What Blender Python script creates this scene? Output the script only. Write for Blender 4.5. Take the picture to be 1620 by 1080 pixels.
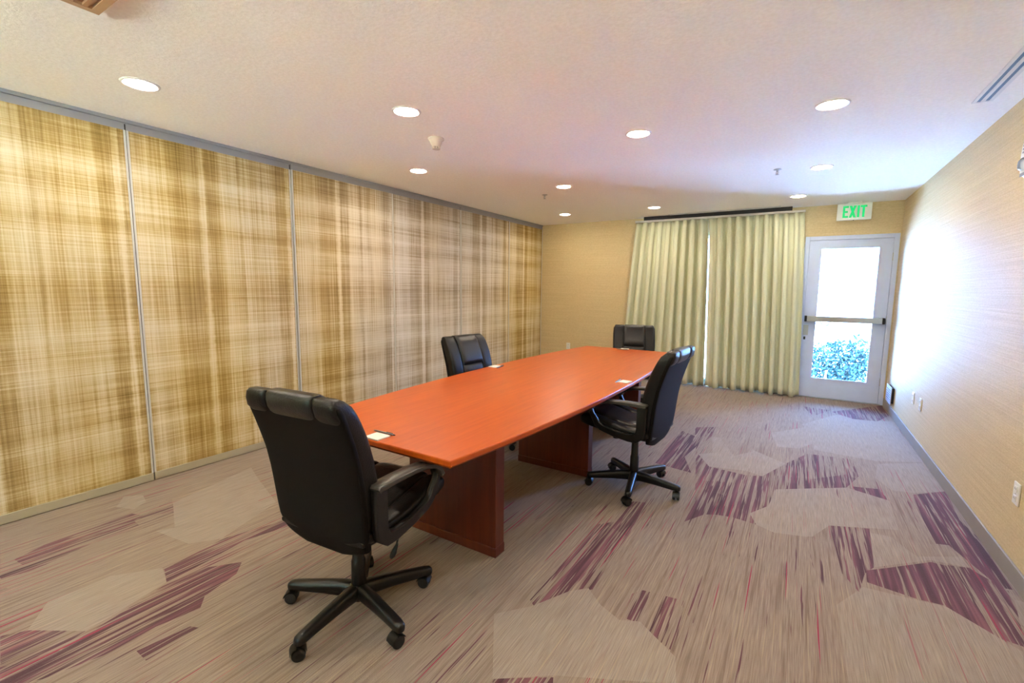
import bpy, bmesh, math, random
from mathutils import Vector, Matrix
from mathutils.geometry import delaunay_2d_cdt
random.seed(7)
for o in list(bpy.data.objects):
    bpy.data.objects.remove(o, do_unlink=True)
sc = bpy.context.scene
C = sc.collection
R = math.radians

# ------------------------------------------------------------------ room size
XL, XR, YB, H = -4.0134, 1.0225, 7.4647, 2.5851
YR = -3.4                      # wall behind the camera
DX0, DX1, DZ = 0.019, 1.012, 2.187     # door opening incl. frame
WX0, WX1, WZ0, WZ1 = -2.10, -0.20, 0.06, 2.28   # window behind the curtains

# ------------------------------------------------------------------ camera
cam = bpy.data.cameras.new('camera')
co = bpy.data.objects.new('camera', cam)
C.objects.link(co)
sc.camera = co
cam.sensor_fit = 'HORIZONTAL'
cam.sensor_width = 36.0
cam.lens = 725.72 / 1620 * 36.0
cam.clip_start = 0.02
yaw, pit, rol = R(31.884), R(-6.653), R(0.571)
fw = Vector((-math.sin(yaw) * math.cos(pit), math.cos(yaw) * math.cos(pit), math.sin(pit)))
rt = Vector((math.cos(yaw), math.sin(yaw), 0))
up = rt.cross(fw)
rt, up = rt * math.cos(rol) + up * math.sin(rol), up * math.cos(rol) - rt * math.sin(rol)
m3 = Matrix((rt, up, -fw)).transposed()
co.matrix_world = Matrix.Translation((0, 0, 1.4625)) @ m3.to_4x4()

# ------------------------------------------------------------------ world, sun, exposure
SKY = 32.0
SUN = 182.0
LAMP = 118.0
LAMP_COL = (1.0, 0.87, 0.70)
w = bpy.data.worlds.new('world')
sc.world = w
w.use_nodes = True
bg = w.node_tree.nodes['Background']
bg.inputs[0].default_value = (0.16, 0.39, 1.0, 1)
bg.inputs[1].default_value = SKY
sl = bpy.data.lights.new('sun', 'SUN')
sl.energy = SUN
sl.angle = R(1.0)
sl.color = (0.38, 0.60, 1.0)
so = bpy.data.objects.new('sun', sl)
C.objects.link(so)
so.rotation_euler = Vector((0.30, 0.42, 0.86)).to_track_quat('Z', 'Y').to_euler()
pl = bpy.data.lights.new('door_daylight_portal', 'AREA')
pl.shape = 'RECTANGLE'
pl.size, pl.size_y = 0.66, 1.80
po = bpy.data.objects.new('door_daylight_portal', pl)
C.objects.link(po)
po.location = ((DX0 + DX1) / 2, YB + 0.16, 1.15)
po.rotation_euler = (R(-90), 0, 0)
pl.cycles.is_portal = True
RX0, RX1, RZ0, RZ1 = -3.6, -0.3, 1.05, 2.48        # window band added unseen behind the camera to brighten the ceiling
pl2 = bpy.data.lights.new('rear_daylight_portal', 'AREA')
pl2.shape = 'RECTANGLE'
pl2.size, pl2.size_y = RX1 - RX0, RZ1 - RZ0
po2 = bpy.data.objects.new('rear_daylight_portal', pl2)
C.objects.link(po2)
po2.location = ((RX0 + RX1) / 2, YR - 0.15, (RZ0 + RZ1) / 2)
po2.rotation_euler = (R(90), 0, 0)
pl2.cycles.is_portal = True
sc.view_settings.view_transform = 'Standard'
sc.view_settings.look = 'None'
sc.view_settings.exposure = 0.98
sc.view_settings.gamma = 1.0
sc.view_settings.use_curve_mapping = False
sc.cycles.use_denoising = True
sc.cycles.max_bounces = 8
sc.cycles.diffuse_bounces = 5
sc.cycles.adaptive_threshold = 0.03
sc.cycles.transparent_max_bounces = 8
sc.cycles.sample_clamp_indirect = 0.0
sc.cycles.caustics_reflective = False
sc.cycles.caustics_refractive = False


# ------------------------------------------------------------------ material helpers
def srgb(r, g, b):
    f = lambda c: (c / 255 / 12.92) if c / 255 <= 0.04045 else ((c / 255 + 0.055) / 1.055) ** 2.4
    return (f(r), f(g), f(b), 1)


class NT:
    def __init__(s, name):
        s.m = bpy.data.materials.new(name)
        s.m.use_nodes = True
        s.t = s.m.node_tree
        s.b = s.t.nodes['Principled BSDF']

    def n(s, typ, **kw):
        x = s.t.nodes.new(typ)
        for k, v in kw.items():
            setattr(x, k, v)
        return x

    def l(s, a, b):
        s.t.links.new(a, b)

    def val(s, sock, v):
        if hasattr(v, 'is_linked') or isinstance(v, bpy.types.NodeSocket):
            s.l(v, sock)
        else:
            sock.default_value = v

    def math(s, op, a, b=0.0, c=None):
        x = s.n('ShaderNodeMath', operation=op)
        s.val(x.inputs[0], a)
        s.val(x.inputs[1], b)
        if c is not None:
            s.val(x.inputs[2], c)
        return x.outputs[0]

    def noise(s, scale_vec, detail=2.0, rough=0.5, coord=None, off=(0, 0, 0), scale=1.0):
        mp = s.n('ShaderNodeMapping')
        s.l(coord if coord is not None else s.co(), mp.inputs[0])
        mp.inputs['Scale'].default_value = scale_vec
        mp.inputs['Location'].default_value = off
        x = s.n('ShaderNodeTexNoise')
        s.l(mp.outputs[0], x.inputs['Vector'])
        x.inputs['Scale'].default_value = scale
        x.inputs['Detail'].default_value = detail
        x.inputs['Roughness'].default_value = rough
        return x.outputs['Fac']

    def co(s):
        if not hasattr(s, '_co'):
            s._co = s.n('ShaderNodeNewGeometry').outputs['Position']
        return s._co

    def obco(s):
        if not hasattr(s, '_oc'):
            s._oc = s.n('ShaderNodeTexCoord').outputs['Object']
        return s._oc

    def ramp(s, fac, stops, interp='LINEAR'):
        x = s.n('ShaderNodeValToRGB')
        x.color_ramp.interpolation = interp
        els = x.color_ramp.elements
        while len(els) < len(stops):
            els.new(0.5)
        for e, (p, c) in zip(els, stops):
            e.position = p
            e.color = c if len(c) == 4 else (c[0], c[0], c[0], 1)
        s.l(fac, x.inputs[0])
        return x.outputs[0]

    def smooth(s, v, a, b):
        x = s.n('ShaderNodeMapRange', interpolation_type='SMOOTHSTEP')
        s.val(x.inputs[0], v)
        s.val(x.inputs[1], a)
        s.val(x.inputs[2], b)
        return x.outputs[0]

    def mix(s, f, a, b, mode='MIX'):
        x = s.n('ShaderNodeMix', data_type='RGBA', blend_type=mode)
        s.val(x.inputs[0], f)
        s.val(x.inputs[6], a)
        s.val(x.inputs[7], b)
        return x.outputs[2]

    def bump(s, h, strength=0.3, dist=0.01):
        x = s.n('ShaderNodeBump')
        x.inputs['Strength'].default_value = strength
        x.inputs['Distance'].default_value = dist
        s.l(h, x.inputs['Height'])
        s.l(x.outputs[0], s.b.inputs['Normal'])

    def sep(s, v):
        x = s.n('ShaderNodeSeparateXYZ')
        s.l(v, x.inputs[0])
        return x.outputs


def plain(name, col, rough=0.5, metal=0.0, spec=0.5, bump=None, coat=0.0):
    t = NT(name)
    # a little procedural variation keeps even plain paint from being a flat constant
    nz = t.noise((9, 9, 9), 3.0, coord=t.obco())
    c2 = tuple(c * 0.88 for c in col[:3]) + (1,)
    t.l(t.mix(nz, c2, col), t.b.inputs['Base Color'])
    t.b.inputs['Roughness'].default_value = rough
    t.b.inputs['Metallic'].default_value = metal
    t.b.inputs['Specular IOR Level'].default_value = spec
    t.b.inputs['Coat Weight'].default_value = coat
    if bump:
        t.bump(t.noise((bump[0],) * 3, 4.0, coord=t.obco()), bump[1], 0.004)
    return t.m


def emis(name, col, strength):
    t = NT(name)
    t.b.inputs['Base Color'].default_value = (0.8, 0.8, 0.8, 1)
    t.b.inputs['Emission Color'].default_value = col
    t.b.inputs['Emission Strength'].default_value = strength
    return t.m


M = {}
M['white_trim'] = plain('white_trim', srgb(226, 226, 228), 0.35)
M['white_plastic'] = plain('white_plastic', srgb(240, 238, 232), 0.3)
M['door_paint'] = plain('door_paint', srgb(208, 219, 246), 0.35)  # blue daylight haze mixed into a white door colour
M['aluminium'] = plain('aluminium', srgb(190, 192, 196), 0.32, 0.85)
M['grey_track'] = plain('grey_track', srgb(150, 150, 156), 0.45, 0.3)
M['edge_grey'] = plain('edge_grey', srgb(206, 204, 198), 0.45)
M['beige_seal'] = plain('beige_seal', srgb(176, 166, 142), 0.55)
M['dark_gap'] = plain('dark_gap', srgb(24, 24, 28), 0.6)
M['dark_metal'] = plain('dark_metal', srgb(40, 42, 46), 0.4, 0.4)
M['black_plastic'] = plain('black_plastic', srgb(16, 16, 15), 0.38, bump=(220, 0.12))
M['black_wheel'] = plain('black_wheel', srgb(26, 26, 26), 0.45)
M['grey_arm'] = plain('grey_arm', srgb(64, 62, 58), 0.30, bump=(240, 0.1))
M['back_fabric'] = plain('back_fabric', srgb(14, 11, 10), 0.6, spec=0.16, bump=(500, 0.3))
M['leather'] = plain('leather', srgb(17, 17, 17), 0.36, spec=0.38, bump=(160, 0.35))
M['leather_pad'] = plain('leather_pad', srgb(28, 28, 28), 0.32, spec=0.5, bump=(140, 0.35))
M['piping'] = plain('piping', srgb(16, 16, 16), 0.4)
M['paper'] = plain('paper', srgb(240, 238, 230), 0.7)
M['pen_grey'] = plain('pen_grey', srgb(130, 132, 128), 0.3, 0.5)
M['baseboard'] = plain('baseboard', srgb(156, 148, 136), 0.55)
M['rail'] = plain('rail', srgb(214, 206, 200), 0.35)
M['blue_slot'] = plain('blue_slot', srgb(30, 92, 140), 0.4)  # slots coloured blue for the daylight they reflect
M['grille_tan'] = plain('grille_tan', srgb(190, 152, 116), 0.6)
M['detector'] = plain('detector', srgb(206, 192, 180), 0.45)
M['slot_grey'] = plain('slot_grey', srgb(150, 150, 158), 0.5)
M['lens'] = emis('lamp_lens', LAMP_COL + (1,), LAMP)
M['exit_green'] = emis('exit_green', (0.0, 0.85, 0.22, 1), 0.42)
M['exit_green'].node_tree.nodes['Principled BSDF'].inputs['Base Color'].default_value = (0.0, 0.12, 0.03, 1)
M['concrete'] = plain('concrete', srgb(228, 226, 220), 0.85, bump=(30, 0.3))
M['paver'] = plain('paver', srgb(255, 208, 142), 0.9, bump=(30, 0.3))
M['stucco'] = plain('stucco', srgb(205, 195, 180), 0.9, bump=(60, 0.4))
M['bark'] = plain('bark', srgb(120, 104, 90), 0.9, bump=(40, 0.5))
M['leaf'] = plain('leaf', srgb(44, 74, 74), 0.5, spec=0.2)
M['hedge_leaf'] = plain('hedge_leaf', srgb(46, 58, 36), 0.9, spec=0.1, bump=(9, 0.8))
M['leaf_pale'] = plain('leaf_pale', srgb(150, 178, 130), 0.5)
M['stake'] = plain('stake', srgb(235, 235, 225), 0.6)
M['rack_blue'] = plain('rack_blue', srgb(60, 80, 105), 0.4, 0.3)


def glass(name):
    t = NT(name)
    out = t.t.nodes['Material Output']
    tr = t.n('ShaderNodeBsdfTransparent')
    tr.inputs[0].default_value = (0.95, 0.98, 0.99, 1)
    gl = t.n('ShaderNodeBsdfGlossy')
    gl.inputs['Roughness'].default_value = 0.02
    fr = t.n('ShaderNodeFresnel')
    fr.inputs[0].default_value = 1.45
    mx = t.n('ShaderNodeMixShader')
    t.l(fr.outputs[0], mx.inputs[0])
    t.l(tr.outputs[0], mx.inputs[1])
    t.l(gl.outputs[0], mx.inputs[2])
    t.l(mx.outputs[0], out.inputs[0])
    return t.m


M['glass'] = glass('window_glass')


def wallpaper(name, a, b):
    t = NT(name)
    n1 = t.noise((1.2, 1.2, 190), 2.0)
    n2 = t.noise((55, 55, 150), 2.0)
    f = t.math('ADD', t.math('MULTIPLY', n1, 0.5), t.math('MULTIPLY', n2, 0.5))
    t.l(t.ramp(f, [(0.32, b), (0.68, a)]), t.b.inputs['Base Color'])
    t.b.inputs['Roughness'].default_value = 0.6
    t.b.inputs['Specular IOR Level'].default_value = 0.25
    t.bump(f, 0.35, 0.003)
    return t.m


M['wallpaper'] = wallpaper('tan_wallpaper', srgb(222, 201, 158), srgb(198, 175, 130))


def ceiling_mat():
    t = NT('ceiling_paint')
    n = t.noise((55, 55, 55), 4.0, 0.6)
    t.l(t.ramp(n, [(0.35, srgb(242, 239, 236)), (0.65, srgb(249, 247, 245))]), t.b.inputs['Base Color'])
    t.b.inputs['Roughness'].default_value = 0.85
    t.bump(n, 0.35, 0.006)
    return t.m


M['ceiling'] = ceiling_mat()


def carpet():
    t = NT('carpet')
    p = t.co()
    at = t.n('ShaderNodeAttribute', attribute_name='patch')
    patch = at.outputs['Fac']
    vo = t.n('ShaderNodeTexVoronoi', voronoi_dimensions='2D')
    mp = t.n('ShaderNodeMapping')
    t.l(p, mp.inputs[0])
    mp.inputs['Scale'].default_value = (1.5, 1.1, 1)
    t.l(mp.outputs[0], vo.inputs['Vector'])
    vo.inputs['Scale'].default_value = 1.0
    cell = t.sep(vo.outputs['Color'])[0]
    dens = t.math('ADD', patch, t.math('MULTIPLY', t.math('SUBTRACT', cell, 0.5), 0.16))
    s1 = t.noise((42, 1.15, 1), 3.0, 0.6)
    s1b = t.noise((95, 1.9, 1), 2.0, 0.5, off=(13, 4, 0))
    fine = t.noise((240, 7, 1), 2.0, 0.6, off=(3, 8, 0))
    st = t.math('ADD', t.math('MULTIPLY', s1, 0.6), t.math('MULTIPLY', s1b, 0.4))
    rp = t.ramp(dens, [(0.0, (0.70,)), (0.12, (0.665,)), (0.30, (0.615,)), (0.5, (0.56,)), (0.8, (0.475,)), (1.0, (0.42,))])
    plum = t.smooth(st, rp, t.math('ADD', rp, 0.035))
    wide = t.noise((9, 0.5, 1), 2.0, off=(31, 7, 0))
    base = t.ramp(fine, [(0.25, srgb(122, 105, 92)), (0.5, srgb(142, 125, 111)), (0.8, srgb(162, 144, 128))])
    lightc = t.ramp(fine, [(0.25, srgb(132, 117, 105)), (0.5, srgb(151, 136, 123)), (0.8, srgb(168, 154, 140))])
    base = t.mix(t.smooth(dens, 0.28, 0.16), base, lightc)
    # soft warm-brown streaks
    br = t.smooth(t.noise((60, 1.4, 1), 2.0, off=(70, 3, 0)), 0.52, 0.68)
    base = t.mix(t.math('MULTIPLY', br, t.math('MULTIPLY', t.smooth(dens, 0.0, 0.5), 0.8)), base, srgb(112, 88, 76))
    # cream streaks
    cr = t.smooth(t.noise((110, 1.7, 1), 2.0, off=(20, 9, 0)), 0.60, 0.66)
    base = t.mix(t.math('MULTIPLY', cr, 0.42), base, srgb(176, 156, 130))
    pc = t.ramp(t.noise((30, 1.0, 1), 2.0, off=(5, 50, 0)), [(0.35, srgb(66, 30, 44)), (0.5, srgb(92, 46, 60)), (0.65, srgb(126, 76, 84))])
    col = t.mix(t.math('MULTIPLY', plum, 0.93), base, pc)
    # a few thin crimson yarns
    rd = t.smooth(t.noise((85, 1.0, 1), 1.0, off=(44, 21, 0)), 0.685, 0.715)
    col = t.mix(t.math('MULTIPLY', rd, t.smooth(dens, 0.02, 0.3)), col, srgb(150, 44, 70))
    t.l(col, t.b.inputs['Base Color'])
    t.b.inputs['Roughness'].default_value = 0.95
    t.b.inputs['Specular IOR Level'].default_value = 0.15
    t.b.inputs['Sheen Weight'].default_value = 0.15
    t.bump(t.noise((420, 130, 1), 2.0), 0.5, 0.004)
    return t.m


M['carpet'] = carpet()
SEAMS = [-3.55, -2.315, -1.08, 0.155, 1.39, 2.60, 3.835, 5.085, 6.335, YB]


def plaid():
    t = NT('plaid_fabric')
    p = t.co()
    xyz = t.sep(p)
    y, z = xyz[1], xyz[2]
    wob = t.math('MULTIPLY', t.math('SUBTRACT', t.noise((1, 3, 30), 2.0), 0.5), 0.02)
    u = t.math('FRACT', t.math('DIVIDE', t.math('SUBTRACT', t.math('ADD', y, wob), 1.39), 1.238))
    v = t.math('DIVIDE', t.math('ADD', z, t.math('MULTIPLY', t.math('SUBTRACT', t.noise((1, 22, 2), 2.0), 0.5), 0.05)), 2.6)
    V = [(0, .62), (.17, .66), (.20, .36), (.345, .34), (.36, .80), (.385, .80), (.40, .30), (.46, .34), (.49, .70), (.575, .66),
         (.60, .40), (.62, .70), (.70, .46), (.74, .64), (.84, .62), (.87, .30), (.925, .34), (.935, .74), (.955, .74), (.965, .34), (1.0, .36)]
    vr = t.ramp(u, [(a, (b,)) for a, b in V])
    Z = [(.06, .30), (.16, .60), (.28, .38), (.43, .66), (.52, .34), (.60, .50), (.70, .36), (.86, .70), (1.0, .50), (1.12, .70), (1.22, .48),
         (1.44, .30), (1.55, .56), (1.77, .66), (1.87, .34), (1.99, .68), (2.11, .36), (2.24, .74), (2.33, .30), (2.52, .20)]
    zr = t.ramp(v, [(a / 2.6, (b,)) for a, b in Z])
    nv = t.noise((1, 75, 1.1), 3.0, 0.6)
    nh = t.noise((1, 1.1, 95), 3.0, 0.6)
    nw = t.noise((1, 14, 0.35), 2.0, 0.5, off=(0, 9, 3))
    s = t.math('ADD', t.math('MULTIPLY', vr, 0.46), t.math('MULTIPLY', zr, 0.42))
    s = t.math('ADD', s, t.math('MULTIPLY', t.math('SUBTRACT', nv, 0.5), 0.55))
    s = t.math('ADD', s, t.math('MULTIPLY', t.math('SUBTRACT', nh, 0.5), 0.50))
    s = t.math('ADD', s, t.math('MULTIPLY', t.math('SUBTRACT', nw, 0.5), 0.25))
    weave = t.noise((1, 420, 420), 1.0)
    s = t.math('ADD', s, t.math('MULTIPLY', t.math('SUBTRACT', weave, 0.5), 0.22))
    colr = t.ramp(s, [(0.12, srgb(126, 99, 38)), (0.34, srgb(170, 141, 76)), (0.48, srgb(198, 175, 120)), (0.62, srgb(216, 200, 158)), (0.85, srgb(232, 222, 198))])
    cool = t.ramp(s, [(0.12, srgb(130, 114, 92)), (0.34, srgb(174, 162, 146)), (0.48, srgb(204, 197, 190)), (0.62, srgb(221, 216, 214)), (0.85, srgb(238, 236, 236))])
    daylight_tint = t.ramp(t.math('DIVIDE', t.math('ADD', y, 4.0), 12.0), [(0.0, (0.3,)), (0.50, (0.18,)), (0.58, (0.30,)), (0.65, (0.85,)), (0.76, (0.80,)), (0.84, (0.55,)), (0.90, (0.15,))])  # door daylight on the far-middle panels, painted in as greyer fabric
    sel = t.math('ADD', daylight_tint, t.math('MULTIPLY', t.math('SUBTRACT', t.noise((1, 2.3, 0.6), 1.0, off=(0, 3.1, 0)), 0.5), 0.8))
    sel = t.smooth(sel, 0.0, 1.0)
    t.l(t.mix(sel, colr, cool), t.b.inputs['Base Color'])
    t.b.inputs['Roughness'].default_value = 0.7
    t.b.inputs['Specular IOR Level'].default_value = 0.3
    t.bump(weave, 0.3, 0.002)
    return t.m


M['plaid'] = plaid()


def wood(name, a, b, rough, along='Y', coat=0.0):
    t = NT(name)
    sv = {'Y': (34, 1.6, 8), 'Z': (30, 30, 1.3)}[along]
    g = t.noise(sv, 4.0, 0.62)
    g2 = t.noise(tuple(k * 5 for k in sv), 2.0, 0.5)
    f = t.math('ADD', t.math('MULTIPLY', g, 0.75), t.math('MULTIPLY', g2, 0.25))
    t.l(t.ramp(f, [(0.3, b), (0.7, a)]), t.b.inputs['Base Color'])
    t.b.inputs['Roughness'].default_value = rough
    t.b.inputs['Coat Weight'].default_value = coat
    t.b.inputs['Coat Roughness'].default_value = 0.22
    t.bump(g2, 0.06, 0.001)
    return t.m


M['cherry'] = wood('cherry_top', srgb(198, 90, 14), srgb(174, 70, 10), 0.36, 'Y', 0.08)
M['cherry_leg'] = wood('cherry_leg', srgb(106, 44, 20), srgb(80, 30, 14), 0.38, 'Z', 0.1)  # same wood as the top, with the shade under it mixed in


def curtain_mat():
    t = NT('curtain_fabric')
    n = t.noise((260, 260, 260), 2.0)
    c = t.ramp(n, [(0.3, srgb(204, 205, 174)), (0.7, srgb(222, 223, 196))])
    t.l(c, t.b.inputs['Base Color'])
    t.b.inputs['Roughness'].default_value = 0.8
    t.b.inputs['Sheen Weight'].default_value = 0.2
    t.bump(n, 0.3, 0.002)
    return t.m


M['curtain'] = curtain_mat()


# ------------------------------------------------------------------ mesh helpers
def box(bm, x0, x1, y0, y1, z0, z1, bev=0.0, mat=None):
    r = bmesh.ops.create_cube(bm, size=1.0)
    vs = r['verts']
    for v in vs:
        v.co = Vector(((x0 + x1) / 2 + v.co.x * (x1 - x0), (y0 + y1) / 2 + v.co.y * (y1 - y0), (z0 + z1) / 2 + v.co.z * (z1 - z0)))
    if mat is not None:
        for v in vs:
            v.co = mat @ v.co
    if bev > 0:
        es = list({e for v in vs for e in v.link_edges})
        bmesh.ops.bevel(bm, geom=es, offset=bev, segments=2, affect='EDGES', profile=0.5)


def ring_loft(bm, rings, cap0=True, cap1=True, closed=True):
    vr = [[bm.verts.new(p) for p in r] for r in rings]
    n = len(vr[0])
    for a, b in zip(vr, vr[1:]):
        for i in range(n if closed else n - 1):
            j = (i + 1) % n
            bm.faces.new((a[i], a[j], b[j], b[i]))
    if cap0:
        bm.faces.new(list(reversed(vr[0])))
    if cap1:
        bm.faces.new(vr[-1])


def sup(n, e):
    out = []
    for i in range(n):
        a = 2 * math.pi * (i + 0.5) / n
        c, s = math.cos(a), math.sin(a)
        out.append((math.copysign(abs(c) ** (2 / e), c), math.copysign(abs(s) ** (2 / e), s)))
    return out


def lathe(bm, prof, n=24, mat=None, cap0=True, cap1=True):
    rings = []
    for r, z in prof:
        q = [Vector((r * math.cos(2 * math.pi * i / n), r * math.sin(2 * math.pi * i / n), z)) for i in range(n)]
        rings.append([mat @ p for p in q] if mat is not None else q)
    ring_loft(bm, rings, cap0, cap1)


def tube(bm, pts, r, n=10):
    pts = [Vector(p) for p in pts]
    rings = []
    for i, p in enumerate(pts):
        d = (pts[min(i + 1, len(pts) - 1)] - pts[max(i - 1, 0)]).normalized()
        a = d.orthogonal().normalized() if i == 0 else (rings_a - d * rings_a.dot(d)).normalized()
        rings_a = a
        b = d.cross(a)
        rr = r[i] if isinstance(r, (list, tuple)) else r
        rings.append([p + a * rr * math.cos(2 * math.pi * k / n) + b * rr * math.sin(2 * math.pi * k / n) for k in range(n)])
    ring_loft(bm, rings)


def sweep_flat(bm, pts, wx, th):
    """a strap of rectangular section: pts are (y, z) along its centre line, wx = (x0, x1), th = thickness list"""
    rings = []
    P = [Vector((0, y, z)) for y, z in pts]
    for i, p in enumerate(P):
        d = (P[min(i + 1, len(P) - 1)] - P[max(i - 1, 0)]).normalized()
        nrm = Vector((0, -d.z, d.y))
        t = (th[i] if isinstance(th, (list, tuple)) else th) / 2
        x0, x1 = wx[i] if isinstance(wx, list) else wx
        c = 0.004
        rings.append([Vector((x0, p.y, p.z)) - nrm * (t - c), Vector((x0 + c, p.y, p.z)) - nrm * t,
                      Vector((x1 - c, p.y, p.z)) - nrm * t, Vector((x1, p.y, p.z)) - nrm * (t - c),
                      Vector((x1, p.y, p.z)) + nrm * (t - c), Vector((x1 - c, p.y, p.z)) + nrm * t,
                      Vector((x0 + c, p.y, p.z)) + nrm * t, Vector((x0, p.y, p.z)) + nrm * (t - c)])
    ring_loft(bm, rings)


def mesh(name, bm, mat, smooth=False):
    bmesh.ops.recalc_face_normals(bm, faces=bm.faces[:])
    me = bpy.data.meshes.new(name)
    bm.to_mesh(me)
    bm.free()
    me.materials.append(M[mat] if isinstance(mat, str) else mat)
    if smooth:
        me.polygons.foreach_set('use_smooth', [True] * len(me.polygons))
        if smooth != 'all':
            me.set_sharp_from_angle(angle=R(smooth if smooth is not True else 40))
    return me


def obj(name, me, parent=None, loc=(0, 0, 0), rz=0.0, label=None):
    o = bpy.data.objects.new(name, me)
    C.objects.link(o)
    o.location = loc
    o.rotation_euler = (0, 0, rz)
    if parent is not None:
        o.parent = parent
    if label:
        o['label'] = label
    return o


def tag(o, label, cat, group=None):
    o['label'] = label
    o['category'] = cat
    if group:
        o['group'] = group
    return o


def thing(name, label, cat, loc=(0, 0, 0), rz=0.0, group=None):
    o = obj(name, None, None, loc, rz)
    return tag(o, label, cat, group)


def struct(name, me=None, label=None, loc=(0, 0, 0)):
    o = obj(name, me, None, loc)
    o['kind'] = 'structure'
    if label:
        o['label'] = label
    return o


def bx(name, mat, dims, parent=None, bev=0.0, label=None):
    bm = bmesh.new()
    for d in (dims if isinstance(dims[0], (list, tuple)) else [dims]):
        box(bm, *d, bev=bev)
    return obj(name, mesh(name, bm, mat), parent, label=label)


def inpoly(x, y, poly):
    c = False
    j = len(poly) - 1
    for i in range(len(poly)):
        xi, yi = poly[i]
        xj, yj = poly[j]
        if (yi > y) != (yj > y) and x < (xj - xi) * (y - yi) / (yj - yi) + xi:
            c = not c
        j = i
    return c


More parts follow.
